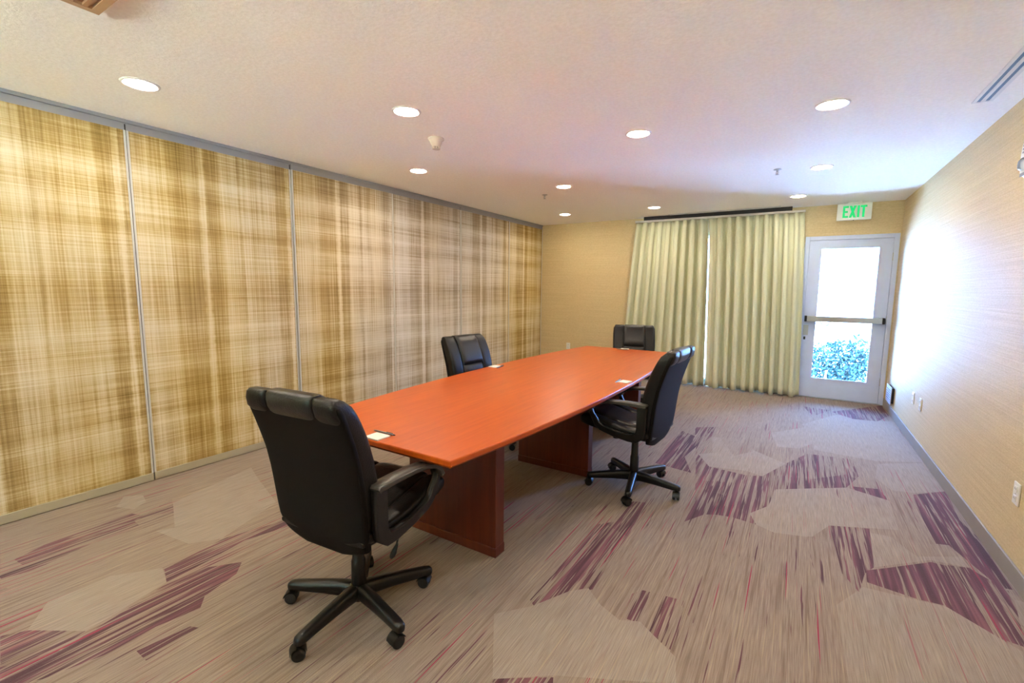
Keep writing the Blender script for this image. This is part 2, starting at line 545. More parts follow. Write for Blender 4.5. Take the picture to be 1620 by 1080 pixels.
# ------------------------------------------------------------------ floor: carpet with its woven patches
PATCHES = [
    (0.12, [(-0.05, 3.8),(0.4, 4.13),(0.64, 4.04),(0.62, 3.55),(0.26, 3.38),(0.16, 3.15),(-0.03, 3.09),(-0.13, 3.14),(-0.18, 3.28),(-0.08, 3.47)]),
    (0.12, [(-0.67, 4.26),(-0.27, 4.66),(-0.0, 4.43),(-0.15, 4.02),(-0.27, 4.07),(-0.54, 4.0)]),
    (0.25, [(-0.64, 4.85),(-0.39, 4.96),(-0.26, 4.62),(-0.41, 4.36),(-0.57, 4.37)]),
    (0.05, [(-0.52, 3.62),(-0.37, 3.71),(-0.28, 3.6),(-0.36, 3.46),(-0.48, 3.5)]),
    (0.2, [(0.46, 3.41),(0.61, 3.43),(0.78, 3.45),(0.84, 3.47),(0.88, 3.26),(0.71, 3.23),(0.44, 2.98)]),
    (0.15, [(0.37, 2.74),(0.76, 2.78),(0.83, 2.63),(0.88, 2.58),(0.77, 2.17),(0.26, 1.84),(0.25, 2.51)]),
    (0.1, [(0.87, 3.03),(1.01, 3.02),(0.95, 2.79),(0.88, 2.82),(0.83, 2.91)]),
    (0.1, [(0.47, 6.58),(0.78, 6.51),(0.99, 6.59),(1.01, 5.13),(0.66, 4.94),(0.21, 4.98),(0.2, 5.57),(0.12, 5.88)]),
    (0.08, [(-0.15, 5.34),(0.15, 5.77),(0.34, 5.45),(0.1, 4.95),(-0.08, 4.88)]),
    (0.2, [(0.67, 4.87),(1.0, 5.11),(1.01, 4.45),(0.81, 4.29),(0.68, 4.26),(0.61, 4.48)]),
    (0.85, [(-0.85, 5.1),(-0.65, 5.24),(-0.65, 4.89),(-0.71, 4.37)]),
    (0.78, [(-0.71, 4.37),(-0.67, 4.26),(-0.54, 4.0),(-0.26, 3.97),(-0.15, 4.02),(-0.0, 4.43),(0.16, 4.82),(0.49, 4.87),(0.5, 4.44),(0.4, 4.13),(-0.05, 3.8),(-0.08, 3.47),(-0.18, 3.28),(-0.13, 3.14),(-0.27, 3.16),(-0.49, 3.11)]),
    (0.95, [(0.44, 4.18),(0.6, 4.23),(0.64, 4.03),(0.45, 4.11)]),
    (0.8, [(0.26, 3.38),(0.47, 3.47),(0.44, 2.98),(0.39, 2.88),(0.35, 2.68),(0.29, 2.82)]),
    (0.95, [(0.4, 2.92),(0.52, 3.03),(0.71, 3.21),(0.78, 3.21),(0.83, 2.63),(0.68, 2.78),(0.58, 2.77),(0.39, 2.8)]),
    (0.92, [(0.8, 4.25),(1.02, 4.46),(0.98, 3.93),(1.01, 3.71),(1.0, 3.12),(0.95, 3.11),(0.84, 3.49),(0.78, 3.47),(0.78, 3.8)]),
    (0.85, [(0.77, 3.22),(0.87, 3.25),(0.99, 3.08),(0.9, 2.62),(0.83, 2.63)]),
    (0.9, [(0.43, 6.71),(1.0, 7.46),(1.0, 6.87),(0.85, 6.5),(0.62, 6.47)]),
    (0.7, [(0.13, 6.83),(0.42, 6.78),(0.24, 6.36)]),
    (0.85, [(0.14, 3.15),(0.18, 3.17),(0.17, 2.72),(0.15, 2.94)]),
    (0.95, [(-0.94, 3.83),(-0.94, 4.89),(-0.74, 4.74),(-0.72, 4.49),(-0.76, 4.12),(-0.64, 3.78),(-0.72, 3.79)]),
    (0.85, [(-0.98, 1.76),(-0.97, 2.6),(-0.89, 2.69),(-0.9, 3.02),(-0.8, 3.06),(-0.77, 2.61),(-0.77, 2.37),(-0.76, 1.99),(-0.85, 1.92),(-0.94, 1.73)]),
    (0.85, [(-0.52, 2.93),(-0.51, 3.51),(-0.34, 3.48),(-0.33, 3.16),(-0.43, 3.1)]),
    (0.7, [(-0.59, 1.88),(-0.59, 2.06),(-0.55, 2.12),(-0.36, 2.15),(-0.33, 1.8),(-0.44, 1.85),(-0.49, 1.89)]),
    (0.5, [(-0.28, 2.65),(-0.3, 2.94),(-0.14, 3.02),(-0.11, 2.73)]),
    (0.97, [(-0.88, 1.3),(-0.81, 1.35),(-0.69, 1.43),(-0.66, 1.36),(-0.84, 1.24)]),
    (0.1, [(-0.85, 1.92),(-0.78, 1.99),(-0.69, 1.91),(-0.58, 1.86),(-0.5, 1.9),(-0.32, 1.78),(-0.29, 1.65),(-0.69, 1.44),(-0.88, 1.3),(-1.07, 1.59),(-0.95, 1.73)]),
    (0.9, [(-2.69, 0.94),(-2.74, 1.26),(-2.64, 1.58),(-2.56, 1.54),(-2.62, 1.31),(-2.57, 1.03),(-2.56, 0.9)]),
    (0.9, [(-2.54, 0.88),(-2.52, 1.07),(-2.42, 1.19),(-2.34, 1.12),(-2.29, 0.95),(-2.22, 0.9),(-2.25, 0.74),(-2.24, 0.57),(-2.29, 0.4),(-2.36, 0.3),(-2.51, 0.33),(-2.42, 0.48),(-2.48, 0.7)]),
    (0.8, [(-2.73, 0.37),(-2.67, 0.45),(-2.47, 0.57),(-2.45, 0.51),(-2.46, 0.38),(-2.5, 0.33)]),
    (0.92, [(-2.16, 0.64),(-2.13, 0.82),(-2.08, 0.84),(-2.07, 0.64)]),
    (0.8, [(-3.45, 0.55),(-3.51, 0.68),(-3.54, 1.09),(-3.42, 1.13),(-3.28, 1.05),(-3.31, 0.83),(-3.26, 0.66),(-3.24, 0.57)]),
    (0.85, [(-3.31, 0.47),(-3.35, 0.54),(-3.25, 0.63),(-3.24, 0.56),(-3.27, 0.47)]),
    (0.6, [(-3.42, 1.06),(-3.56, 1.32),(-3.29, 1.23),(-3.24, 1.05)]),
    (0.08, [(-2.85, 0.54),(-2.85, 0.77),(-2.71, 0.94),(-2.56, 0.9),(-2.5, 0.7),(-2.47, 0.57),(-2.68, 0.44)]),
    (0.05, [(-3.73, 1.07),(-3.88, 1.16),(-3.8, 1.24),(-3.66, 1.21),(-3.6, 1.12)]),
    (0.12, [(-3.12, 1.16),(-3.49, 1.3),(-3.67, 1.92),(-3.41, 1.83),(-2.92, 1.68),(-2.75, 1.25),(-2.85, 1.12),(-3.16, 1.08)]),
]


def build_floor():
    vs, es = [], []

    def addpoly(p):
        k = len(vs)
        vs.extend(Vector(q) for q in p)
        es.extend((k + i, k + (i + 1) % len(p)) for i in range(len(p)))
    addpoly([(XL - 0.1, YR - 0.05), (XR + 0.04, YR - 0.05), (XR + 0.04, YB + 0.05), (XL - 0.1, YB + 0.05)])
    for v, p in PATCHES:
        addpoly(p)
    rv, re, rf, *_ = delaunay_2d_cdt(vs, es, [], 1, 1e-4)
    bm = bmesh.new()
    bv = [bm.verts.new((v.x, v.y, 0)) for v in rv]
    vals = []
    for f in rf:
        try:
            bm.faces.new([bv[i] for i in f])
        except ValueError:
            continue
        cx = sum(rv[i].x for i in f) / len(f)
        cy = sum(rv[i].y for i in f) / len(f)
        val = 0.33
        for v, p in PATCHES:
            if inpoly(cx, cy, p):
                val = v
        vals.append(val)
    me = bpy.data.meshes.new('floor')
    bm.to_mesh(me)
    bm.free()
    if me.polygons[0].normal.z < 0:
        me.flip_normals()
    me.materials.append(M['carpet'])
    a = me.attributes.new('patch', 'FLOAT', 'FACE')
    a.data.foreach_set('value', vals)
    return struct('floor', me, 'taupe carpet with plum and crimson streaks')


build_floor()
bx_slab = bx('floor_slab', 'concrete', (XL - 0.5, XR + 0.5, YR - 0.3, YB + 0.3, -0.25, -0.004))
bx_slab['kind'] = 'structure'

# ------------------------------------------------------------------ ceiling with real openings for the downlights
LIGHTS = [(-3.243, 1.21, 'recessed ceiling downlight above the leftmost plaid panels, nearest on the left'),
          (-2.23, 2.27, 'recessed ceiling downlight just in front of the smoke detector'),
          (-1.074, 3.435, 'recessed ceiling downlight over the middle of the conference table'),
          (0.089, 3.502, 'recessed ceiling downlight near the blue slot diffuser, largest on the right'),
          (-3.228, 3.436, 'recessed ceiling downlight by the plaid partition, just past the smoke detector'),
          (-2.302, 4.757, 'recessed ceiling downlight beside the small sprinkler left of centre'),
          (0.091, 5.167, 'recessed ceiling downlight right of the small sprinkler near the door'),
          (-0.094, 6.586, 'recessed ceiling downlight above the right end of the curtain rail'),
          (-1.785, 6.549, 'recessed ceiling downlight above the left end of the curtain rail'),
          (-3.12, 6.513, 'recessed ceiling downlight in the far left corner of the ceiling')]
BACK_LIGHTS = [(-1.07, 1.21), (-2.23, -0.2), (0.09, 0.6), (-3.23, -1.8), (-1.07, -1.8), (0.09, -1.8)]
HR = 0.078


def build_ceiling():
    vs, es = [], []

    def addpoly(p):
        k = len(vs)
        vs.extend(Vector(q) for q in p)
        es.extend((k + i, k + (i + 1) % len(p)) for i in range(len(p)))
    addpoly([(XL - 0.3, YR - 0.1), (XR + 0.1, YR - 0.1), (XR + 0.1, YB + 0.1), (XL - 0.3, YB + 0.1)])
    cs = [(l[0], l[1]) for l in LIGHTS] + BACK_LIGHTS
    for x, y in cs:
        addpoly([(x + HR * math.cos(a * math.pi / 16), y + HR * math.sin(a * math.pi / 16)) for a in range(32)])
    rv, re, rf, *_ = delaunay_2d_cdt(vs, es, [], 1, 1e-5)
    bm = bmesh.new()
    bv = [bm.verts.new((v.x, v.y, H)) for v in rv]
    for f in rf:
        cx = sum(rv[i].x for i in f) / len(f)
        cy = sum(rv[i].y for i in f) / len(f)
        if any((cx - x) ** 2 + (cy - y) ** 2 < (HR * 0.99) ** 2 for x, y in cs):
            continue
        bm.faces.new([bv[i] for i in f])
    me = bpy.data.meshes.new('ceiling')
    bm.to_mesh(me)
    bm.free()
    if me.polygons[0].normal.z > 0:
        me.flip_normals()
    me.materials.append(M['ceiling'])
    struct('ceiling', me, 'pale textured plaster ceiling')


build_ceiling()
bx('roof', 'concrete', (XL - 3.5, XR + 3.5, YR - 2.6, YB + 1.35, H + 0.2, H + 0.4))['kind'] = 'structure'  # overhangs added front and rear to block sun and sky

# ------------------------------------------------------------------ walls
T = 0.2
bx('wall_right', 'wallpaper', (XR, XR + T, YR - 0.2, YB + T, -0.05, H + 0.2))['kind'] = 'structure'
bx('wall_rear', 'wallpaper', [(XL - 0.3, RX0, YR - 0.2, YR, -0.05, H + 0.2), (RX1, XR + 0.1, YR - 0.2, YR, -0.05, H + 0.2),
                              (RX0, RX1, YR - 0.2, YR, -0.05, RZ0), (RX0, RX1, YR - 0.2, YR, RZ1, H + 0.2)])['kind'] = 'structure'
wr = struct('window_2', None, 'long window in the wall behind the camera')
mul = [RX0 + (RX1 - RX0) * k / 3 for k in range(4)]
bx('window_frame', 'door_paint', [(RX0, RX1, YR - 0.14, YR - 0.06, RZ0, RZ0 + 0.05), (RX0, RX1, YR - 0.14, YR - 0.06, RZ1 - 0.05, RZ1)] +
   [(m - 0.025, m + 0.025, YR - 0.14, YR - 0.06, RZ0 + 0.05, RZ1 - 0.05) for m in (mul[0] + 0.025, mul[1], mul[2], mul[3] - 0.025)], wr)
for a, b in zip(mul, mul[1:]):
    bx('pane', 'glass', (a + 0.03, b - 0.03, YR - 0.103, YR - 0.097, RZ0 + 0.05, RZ1 - 0.05), wr)
bx('wall_back', 'wallpaper', [(XL - 0.4, WX0, YB, YB + T, -0.05, H + 0.2), (WX0, WX1, YB, YB + T, WZ1, H + 0.2), (WX0, WX1, YB, YB + T, -0.05, WZ0),
                              (WX1, DX0, YB, YB + T, -0.05, H + 0.2), (DX0, DX1, YB, YB + T, DZ, H + 0.2), (DX1, XR + 0.05, YB, YB + T, -0.05, H + 0.2)])['kind'] = 'structure'
bx('wall_far_side', 'stucco', (XL - 0.5, XL - 0.3, YR - 0.2, YB + T, -0.05, H + 0.2))['kind'] = 'structure'  # unseen wall added to stop daylight leaking past the partition
bb = bx('baseboard_right', 'baseboard', (XR - 0.012, XR, YR, YB - 0.002, 0.001, 0.098), bev=0.003)
bb['kind'] = 'structure'
bb = bx('baseboard_back', 'baseboard', (XL + 0.02, DX0 - 0.003, YB - 0.012, YB, 0.001, 0.098), bev=0.003)
bb['kind'] = 'structure'

# movable partition of plaid panels along the left
wl = struct('wall_left', None, 'movable partition of plaid fabric panels')
bm = bmesh.new()
box(bm, XL - 0.10, XL + 0.006, YR, YB - 0.002, H - 0.022, H + 0.02)
box(bm, XL - 0.10, XL - 0.012, YR, YB - 0.002, H - 0.075, H - 0.02)
obj('track', mesh('track', bm, 'grey_track'), wl, label='grey metal ceiling track')
for i, (y0, y1) in enumerate(zip(SEAMS, SEAMS[1:])):
    y0b = max(y0, YR + 0.002)
    step = (0.0, 0.0, 0.010, 0.004, 0.0, 0.012, 0.004, 0.008, 0.0)[i]
    x1 = XL + step - 0.004
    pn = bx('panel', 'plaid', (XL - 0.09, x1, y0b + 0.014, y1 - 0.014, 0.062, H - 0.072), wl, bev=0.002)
    bx('bottom_seal', 'beige_seal', (XL - 0.08, x1 + 0.006, y0b + 0.004, y1 - 0.004, 0.004, 0.064), pn, bev=0.004)
    bx('edge_strip', 'edge_grey', [(XL - 0.08, x1 + 0.004, y0b + 0.003, y0b + 0.0155, 0.064, H - 0.072), (XL - 0.08, x1 + 0.004, y1 - 0.0145, y1 - 0.003, 0.064, H - 0.072)], pn)
    bx('top_cap', 'grey_track', (XL - 0.085, x1 - 0.004, y0b + 0.005, y1 - 0.005, H - 0.074, H - 0.024), pn)
    bx('joint_seal', 'dark_gap', (XL - 0.07, XL - 0.008, y1 - 0.003, min(y1 + 0.003, YB - 0.001), 0.01, H - 0.03), pn)  # dark strip standing in for the shade between panels

# ------------------------------------------------------------------ door
dr = struct('door_1', None, 'glazed exterior door in a pale metal frame')
dy = YB - 0.004
bx('frame', 'door_paint', [(DX0, DX0 + 0.052, dy, YB + 0.13, 0, DZ), (DX1 - 0.052, DX1, dy, YB + 0.13, 0, DZ), (DX0 + 0.052, DX1 - 0.052, dy, YB + 0.13, DZ - 0.052, DZ)], dr, bev=0.003)
lx0, lx1, lz0, lz1 = DX0 + 0.055, DX1 - 0.055, 0.012, DZ - 0.055
gx0, gx1, gz0, gz1 = 0.202, 0.832, 0.268, 2.03
ly0, ly1 = YB + 0.008, YB + 0.055
lf = bx('leaf', 'door_paint', [(lx0, gx0, ly0, ly1, lz0, lz1), (gx1, lx1, ly0, ly1, lz0, lz1), (gx0, gx1, ly0, ly1, lz0, gz0), (gx0, gx1, ly0, ly1, gz1, lz1)], dr)
bx('glazing_bead', 'door_paint', [(gx0, gx0 + 0.012, ly0 - 0.006, ly0 + 0.012, gz0, gz1), (gx1 - 0.012, gx1, ly0 - 0.006, ly0 + 0.012, gz0, gz1),
                                  (gx0 + 0.012, gx1 - 0.012, ly0 - 0.006, ly0 + 0.012, gz0, gz0 + 0.012), (gx0 + 0.012, gx1 - 0.012, ly0 - 0.006, ly0 + 0.012, gz1 - 0.012, gz1)], lf)
bx('pane', 'glass', (gx0, gx1, YB + 0.028, YB + 0.034, gz0, gz1), lf)
pb = bx('push_bar', 'aluminium', (lx0 + 0.03, lx1 - 0.04, ly0 - 0.075, ly0 - 0.035, 1.052, 1.126), dr, bev=0.005)
for a, b in ((lx0 + 0.006, lx0 + 0.034), (lx1 - 0.044, lx1 - 0.016)):
    bx('end_cap', 'dark_metal', (a, b, ly0 - 0.078, ly0 - 0.001, 1.050, 1.128), pb, bev=0.004)
bx('latch_plate', 'aluminium', (lx0 + 0.002, lx0 + 0.06, ly0 - 0.006, ly0, 0.86, 1.0), dr, bev=0.002)
bx('lock_cylinder', 'dark_metal', (lx0 + 0.012, lx0 + 0.034, ly0 - 0.02, ly0 - 0.005, 0.80, 0.84), dr, bev=0.004)
for z in (0.3, 1.1, 1.9):
    bx('hinge', 'aluminium', (lx1 - 0.002, lx1 + 0.010, ly0 - 0.012, ly0 + 0.004, z - 0.05, z + 0.05), dr, bev=0.002)
bx('threshold', 'aluminium', (DX0 + 0.03, DX1 - 0.03, YB - 0.01, YB + 0.13, 0.001, 0.010), dr)

bx('door_stop', 'door_paint', [(DX0 + 0.04, lx0 + 0.012, ly1 + 0.001, YB + 0.12, 0.01, lz1 - 0.012), (lx1 - 0.012, DX1 - 0.04, ly1 + 0.001, YB + 0.12, 0.01, lz1 - 0.012), (DX0 + 0.04, DX1 - 0.04, ly1 + 0.001, YB + 0.12, lz1 - 0.012, DZ - 0.04)], dr)

# ------------------------------------------------------------------ window behind the curtains
wn = struct('window_1', None, 'tall window behind the curtains')
fr = [(WX0, WX0 + 0.05, YB + 0.05, YB + 0.13, WZ0, WZ1), (WX1 - 0.05, WX1, YB + 0.05, YB + 0.13, WZ0, WZ1),
      (WX0 + 0.05, WX1 - 0.05, YB + 0.05, YB + 0.13, WZ0, WZ0 + 0.05), (WX0 + 0.05, WX1 - 0.05, YB + 0.05, YB + 0.13, WZ1 - 0.05, WZ1)]
bx('window_frame', 'door_paint', fr + [(-1.66, -1.61, YB + 0.05, YB + 0.13, WZ0 + 0.05, WZ1 - 0.05), (-0.72, -0.67, YB + 0.05, YB + 0.13, WZ0 + 0.05, WZ1 - 0.05)], wn)
for a, b in ((WX0 + 0.05, -1.66), (-1.61, -0.72), (-0.67, WX1 - 0.05)):
    bx('pane', 'glass', (a, b, YB + 0.085, YB + 0.091, WZ0 + 0.05, WZ1 - 0.05), wn)

# ------------------------------------------------------------------ conference table
TX, TY0, TY1, TZ, TT = -1.712, 1.425, 5.40, 0.745, 0.040
tb = thing('conference_table', 'long boat-shaped orange cherry wood conference table on dark slab legs', 'table', (TX, (TY0 + TY1) / 2, 0))
hl = (TY1 - TY0) / 2


def table_ring(inset, z):
    pts = []
    N = 28
    wmid, wend = 0.665 - inset, 0.530 - inset
    L = hl - inset
    side = []
    for i in range(N + 1):
        s = -1 + 2 * i / N
        side.append((wend + (wmid - wend) * (1 - abs(s) ** 2.1), s * L))
    pts += [Vector((x, y, z)) for x, y in side]
    pts += [Vector((-x, y, z)) for x, y in reversed(side)]
    return pts


bm = bmesh.new()
ring_loft(bm, [table_ring(0.016, TZ - TT), table_ring(0.002, TZ - 0.027), table_ring(0.0, TZ - 0.024), table_ring(0.0, TZ - 0.006), table_ring(0.002, TZ - 0.0015), table_ring(0.006, TZ)])
obj('table_top', mesh('table_top', bm, 'cherry'), tb)
for yc in (1.99, 3.275, 4.56):
    lg = bx('leg', 'cherry_leg', (-1.935 - TX, -1.305 - TX, yc - 0.042 - (TY0 + TY1) / 2, yc + 0.042 - (TY0 + TY1) / 2, 0.055, TZ - TT), tb, bev=0.003)
    bx('plinth', 'cherry_leg', (-1.938 - TX, -1.302 - TX, yc - 0.045 - (TY0 + TY1) / 2, yc + 0.045 - (TY0 + TY1) / 2, 0.001, 0.055), lg, bev=0.003)
bx('stretcher_rail', 'cherry_leg', (-1.632 - TX, -1.606 - TX, -1.2, 1.2, 0.45, TZ - TT), tb)

# ------------------------------------------------------------------ office chairs
ZS = [0.40, 0.42, 0.50, 0.60, 0.70, 0.80, 0.90, 1.00, 1.05, 1.08]
YRv = [-0.165, -0.18, -0.205, -0.216, -0.227, -0.246, -0.276, -0.312, -0.33, -0.338]


def interp(x, xs, ys):
    if x <= xs[0]:
        return ys[0]
    for a, b, c, d in zip(xs, xs[1:], ys, ys[1:]):
        if x <= b:
            return c + (d - c) * (x - a) / (b - a)
    return ys[-1]


def yr(z):
    return interp(z, ZS, YRv)


def hwid(z):
    return interp(z, [0.40, 0.5, 0.7, 0.9, 1.0, 1.06], [0.235, 0.250, 0.258, 0.262, 0.260, 0.252])


def vloft(bm, zs, fx, fy, n=28, e=3.6, ends=(0.55, 0.85), xr=(1, 1)):
    """vertical loft; fx(z) -> (x0, x1), fy(z) -> (y0, y1); both ends rounded off"""
    q = sup(n, e)
    rings = []
    K = len(zs)
    for i, z in enumerate(zs):
        s = 1.0
        if i < len(ends):
            s = ends[i]
        if K - 1 - i < len(ends):
            s = min(s, ends[K - 1 - i])
        x0, x1 = fx(z)
        y0, y1 = fy(z)
        cx, hx, cy, hy = (x0 + x1) / 2, (x1 - x0) / 2, (y0 + y1) / 2, (y1 - y0) / 2
        cut = min(hx, hy) * (1 - s)
        hy2 = hy * s
        lo, hi = x0 + cut * xr[0], x1 - cut * xr[1]
        rings.append([Vector(((lo + hi) / 2 + (hi - lo) / 2 * a, cy + hy2 * b, z)) for a, b in q])
    ring_loft(bm, rings)


def zlist(a, b, n, r=0.02):
    return [a, a + r * 0.3, a + r] + [a + r + (b - a - 2 * r) * i / (n - 1) for i in range(1, n - 1)] + [b - r, b - r * 0.3, b]


MC = {}


def chair_meshes():
    # rear shell: curved fabric panel with a rounded lower edge
    bm = bmesh.new()
    vloft(bm, zlist(0.43, 1.035, 14), lambda z: (-hwid(z), hwid(z)), lambda z: (yr(z), yr(z) + 0.035), 40, 6)
    for v in bm.verts:
        f = max(0.0, min(1.0, (0.62 - v.co.z) / 0.16))
        v.co.z -= 0.055 * (1 - (v.co.x / 0.25) ** 2) * f
    MC['shell'] = mesh('back_shell', bm, 'back_fabric', 50)

    def thick(z):
        return interp(z, [0.42, 0.55, 0.7, 0.85, 0.95, 1.03, 1.06], [0.09, 0.110, 0.112, 0.110, 0.104, 0.094, 0.08])
    zs = zlist(0.495, 1.062, 16, 0.035)
    for s in (-1, 1):
        bm = bmesh.new()
        vloft(bm, zs, lambda z: tuple(sorted((s * interp(z, [0.45, 0.7, 1.05], [0.15, 0.128, 0.128]), s * (hwid(z) - 0.004)))),
              lambda z: (yr(z) + 0.014 - 0.026 * max(0, min(1, (z - 0.95) / 0.04)), yr(z) + thick(z)), 32, 4.4, (0.45, 0.72, 0.93), (0.55, 0.0) if s < 0 else (0.0, 0.55))
        MC['bolster%d' % s] = mesh('side_bolster', bm, 'leather', 60)
        bm = bmesh.new()
        pts = [(s * (interp(z, [0.45, 0.7, 1.05], [0.15, 0.128, 0.128])), yr(z) + thick(z) - 0.004, z) for z in [0.50 + 0.55 * i / 14 for i in range(15)]]
        tube(bm, pts, 0.0045, 6)
        MC['pipe%d' % s] = mesh('piping', bm, 'piping', 60)
    bm = bmesh.new()
    vloft(bm, zlist(0.80, 1.066, 10, 0.040), lambda z: (-0.1285, 0.1285), lambda z: (yr(z) + 0.014 - 0.026 * max(0, min(1, (z - 0.95) / 0.04)), yr(z) + thick(z) + 0.018), 36, 7, (0.45, 0.74, 0.94), (0.1, 0.1))
    MC['head'] = mesh('head_cushion', bm, 'leather_pad', 60)
    bm = bmesh.new()
    vloft(bm, zlist(0.47, 0.815, 10, 0.03), lambda z: (-0.135, 0.135), lambda z: (yr(z) + 0.02, yr(z) + thick(z) + 0.004), 32, 4.5, (0.5, 0.8, 0.95))
    MC['lumbar'] = mesh('lumbar_cushion', bm, 'leather_pad', 60)

    # seat: lofted along y
    def hloft(bm, ys, fx, fz, n=28, e=3.6, ends=(0.55, 0.85)):
        q = sup(n, e)
        rings = []
        K = len(ys)
        for i, y in enumerate(ys):
            s = 1.0
            if i < len(ends):
                s = ends[i]
            if K - 1 - i < len(ends):
                s = min(s, ends[K - 1 - i])
            x0, x1 = fx(y)
            z0, z1 = fz(y)
            cx, hx, cz, hz = (x0 + x1) / 2, (x1 - x0) / 2, (z0 + z1) / 2, (z1 - z0) / 2
            hx2 = hx - min(hx, hz) * (1 - s) * 0.6
            rings.append([Vector((cx + hx2 * a, y, cz + hz * s * b)) for a, b in q])
        ring_loft(bm, rings)
    seat_top = lambda y: interp(y, [-0.20, -0.1, 0.0, 0.12, 0.22, 0.28, 0.33], [0.51, 0.508, 0.512, 0.532, 0.556, 0.566, 0.562])
    seat_bot = lambda y: interp(y, [-0.20, 0.05, 0.2, 0.33], [0.432, 0.436, 0.452, 0.470])
    ys = zlist(-0.20, 0.335, 12, 0.05)
    bm = bmesh.new()
    hloft(bm, ys, lambda y: (-0.245, 0.245), lambda y: (seat_bot(y), seat_top(y) - 0.010), 36, 4.0, (0.45, 0.75, 0.94))
    MC['seat'] = mesh('seat', bm, 'leather', 60)
    bm = bmesh.new()
    hloft(bm, zlist(-0.17, 0.327, 12, 0.04), lambda y: (-0.15, 0.15), lambda y: (seat_top(y) - 0.05, seat_top(y) + 0.006), 32, 4.0, (0.5, 0.8, 0.95))
    MC['seat_pad'] = mesh('seat_pad', bm, 'leather_pad', 60)
    for s in (-1, 1):
        bm = bmesh.new()
        hloft(bm, zlist(-0.19, 0.33, 12, 0.04), lambda y: tuple(sorted((s * 0.153, s * 0.252))), lambda y: (seat_bot(y) + 0.02, seat_top(y) + 0.002), 24, 3.0, (0.5, 0.8, 0.95))
        MC['sbol%d' % s] = mesh('seat_bolster', bm, 'leather', 60)
        # closed-loop armrest: pad, rear post, lower bar, front strut
        xa, xb = sorted((s * 0.245, s * 0.292))
        bm = bmesh.new()
        pad = [(-0.172, 0.690), (-0.165, 0.6935), (-0.06, 0.6945), (0.04, 0.692), (0.12, 0.684), (0.18, 0.668), (0.225, 0.640), (0.243, 0.605)]
        sweep_flat(bm, pad, (xa - 0.010, xb + 0.010), [0.014, 0.026, 0.024, 0.022, 0.022, 0.022, 0.024, 0.024])
        MC['armpad%d' % s] = mesh('arm_pad', bm, 'grey_arm', 45)
        bm = bmesh.new()
        xc, xd = sorted((s * 0.250, s * 0.282))
        loop = [(-0.137, 0.692), (-0.137, 0.60), (-0.136, 0.53), (-0.128, 0.485), (-0.10, 0.460), (-0.05, 0.456), (0.06, 0.470), (0.15, 0.492), (0.185, 0.515), (0.200, 0.545), (0.222, 0.575), (0.238, 0.610)]
        sweep_flat(bm, loop, (xc, xd), [0.066, 0.064, 0.064, 0.066, 0.058, 0.05, 0.044, 0.042, 0.04, 0.034, 0.028, 0.026])
        MC['armloop%d' % s] = mesh('arm_frame', bm, 'black_plastic', 45)
    # mechanism + lever + tension knob
    bm = bmesh.new()
    box(bm, -0.085, 0.085, -0.12, 0.13, 0.385, 0.438, bev=0.012)
    box(bm, -0.035, 0.035, -0.165, -0.05, 0.395, 0.43, bev=0.008)
    MC['mech'] = mesh('tilt_mechanism', bm, 'black_plastic', 40)
    bm = bmesh.new()
    lathe(bm, [(0.012, 0.39), (0.024, 0.385), (0.026, 0.36), (0.022, 0.345), (0.010, 0.342)], 16, Matrix.Translation((0, 0.15, 0)))
    MC['knob'] = mesh('tension_knob', bm, 'black_plastic', 40)
    bm = bmesh.new()
    tube(bm, [(0.08, 0.0, 0.415), (0.16, -0.01, 0.418), (0.225, -0.005, 0.414), (0.238, -0.005, 0.40), (0.235, -0.012, 0.372)], 0.0045, 8)
    MC['lever'] = mesh('height_lever', bm, 'dark_metal', 40)
    bm = bmesh.new()
    q = sup(14, 2.4)
    rings = []
    for z, a, b in ((0.380, 0.006, 0.005), (0.366, 0.010, 0.007), (0.345, 0.014, 0.009), (0.330, 0.013, 0.008), (0.322, 0.007, 0.005)):
        rings.append([Vector((0.235 - 0.25 * (0.372 - z) + a * c, -0.012 - 0.35 * (0.372 - z) + b * d, z)) for c, d in q])
    ring_loft(bm, rings)
    MC['paddle'] = mesh('lever_paddle', bm, 'black_plastic', 40)
    # column
    bm = bmesh.new()
    lathe(bm, [(0.031, 0.105), (0.033, 0.115), (0.031, 0.235), (0.029, 0.24), (0.0265, 0.245), (0.024, 0.36), (0.026, 0.39)], 24)
    MC['column'] = mesh('gas_column', bm, 'black_plastic', 40)
    bm = bmesh.new()
    lathe(bm, [(0.030, 0.055), (0.046, 0.06), (0.050, 0.075), (0.048, 0.105), (0.038, 0.125), (0.032, 0.128)], 24)
    MC['hub'] = mesh('hub', bm, 'black_plastic', 40)
    # spoke
    bm = bmesh.new()
    q = sup(16, 3.0)
    rings = []
    for r, zc, hw, hh in ((0.02, 0.092, 0.030, 0.036), (0.08, 0.094, 0.028, 0.034), (0.16, 0.092, 0.026, 0.029), (0.25, 0.087, 0.024, 0.025), (0.312, 0.083, 0.023, 0.022), (0.335, 0.081, 0.020, 0.020), (0.344, 0.080, 0.012, 0.012)):
        rings.append([Vector((r, hw * a, zc + hh * b)) for a, b in q])
    ring_loft(bm, rings)
    MC['spoke'] = mesh('spoke', bm, 'black_plastic', 50)
    # caster: stem and hood (travels along +x), wheels apart
    bm = bmesh.new()
    lathe(bm, [(0.008, 0.040), (0.008, 0.068)], 10)
    n = 12
    rings = []
    for k in range(9):
        a = R(15 + 160 * k / 8)
        cx, cz = -0.012, 0.0275
        r0, r1 = 0.0282, 0.0325
        p = [Vector((cx - 0.0 + r0 * math.cos(a), y, cz + r0 * math.sin(a))) for y in (-0.012, 0.012)]
        p2 = [Vector((cx + r1 * math.cos(a), y, cz + r1 * math.sin(a))) for y in (0.024, -0.024)]
        rings.append(p + p2)
    ring_loft(bm, rings)
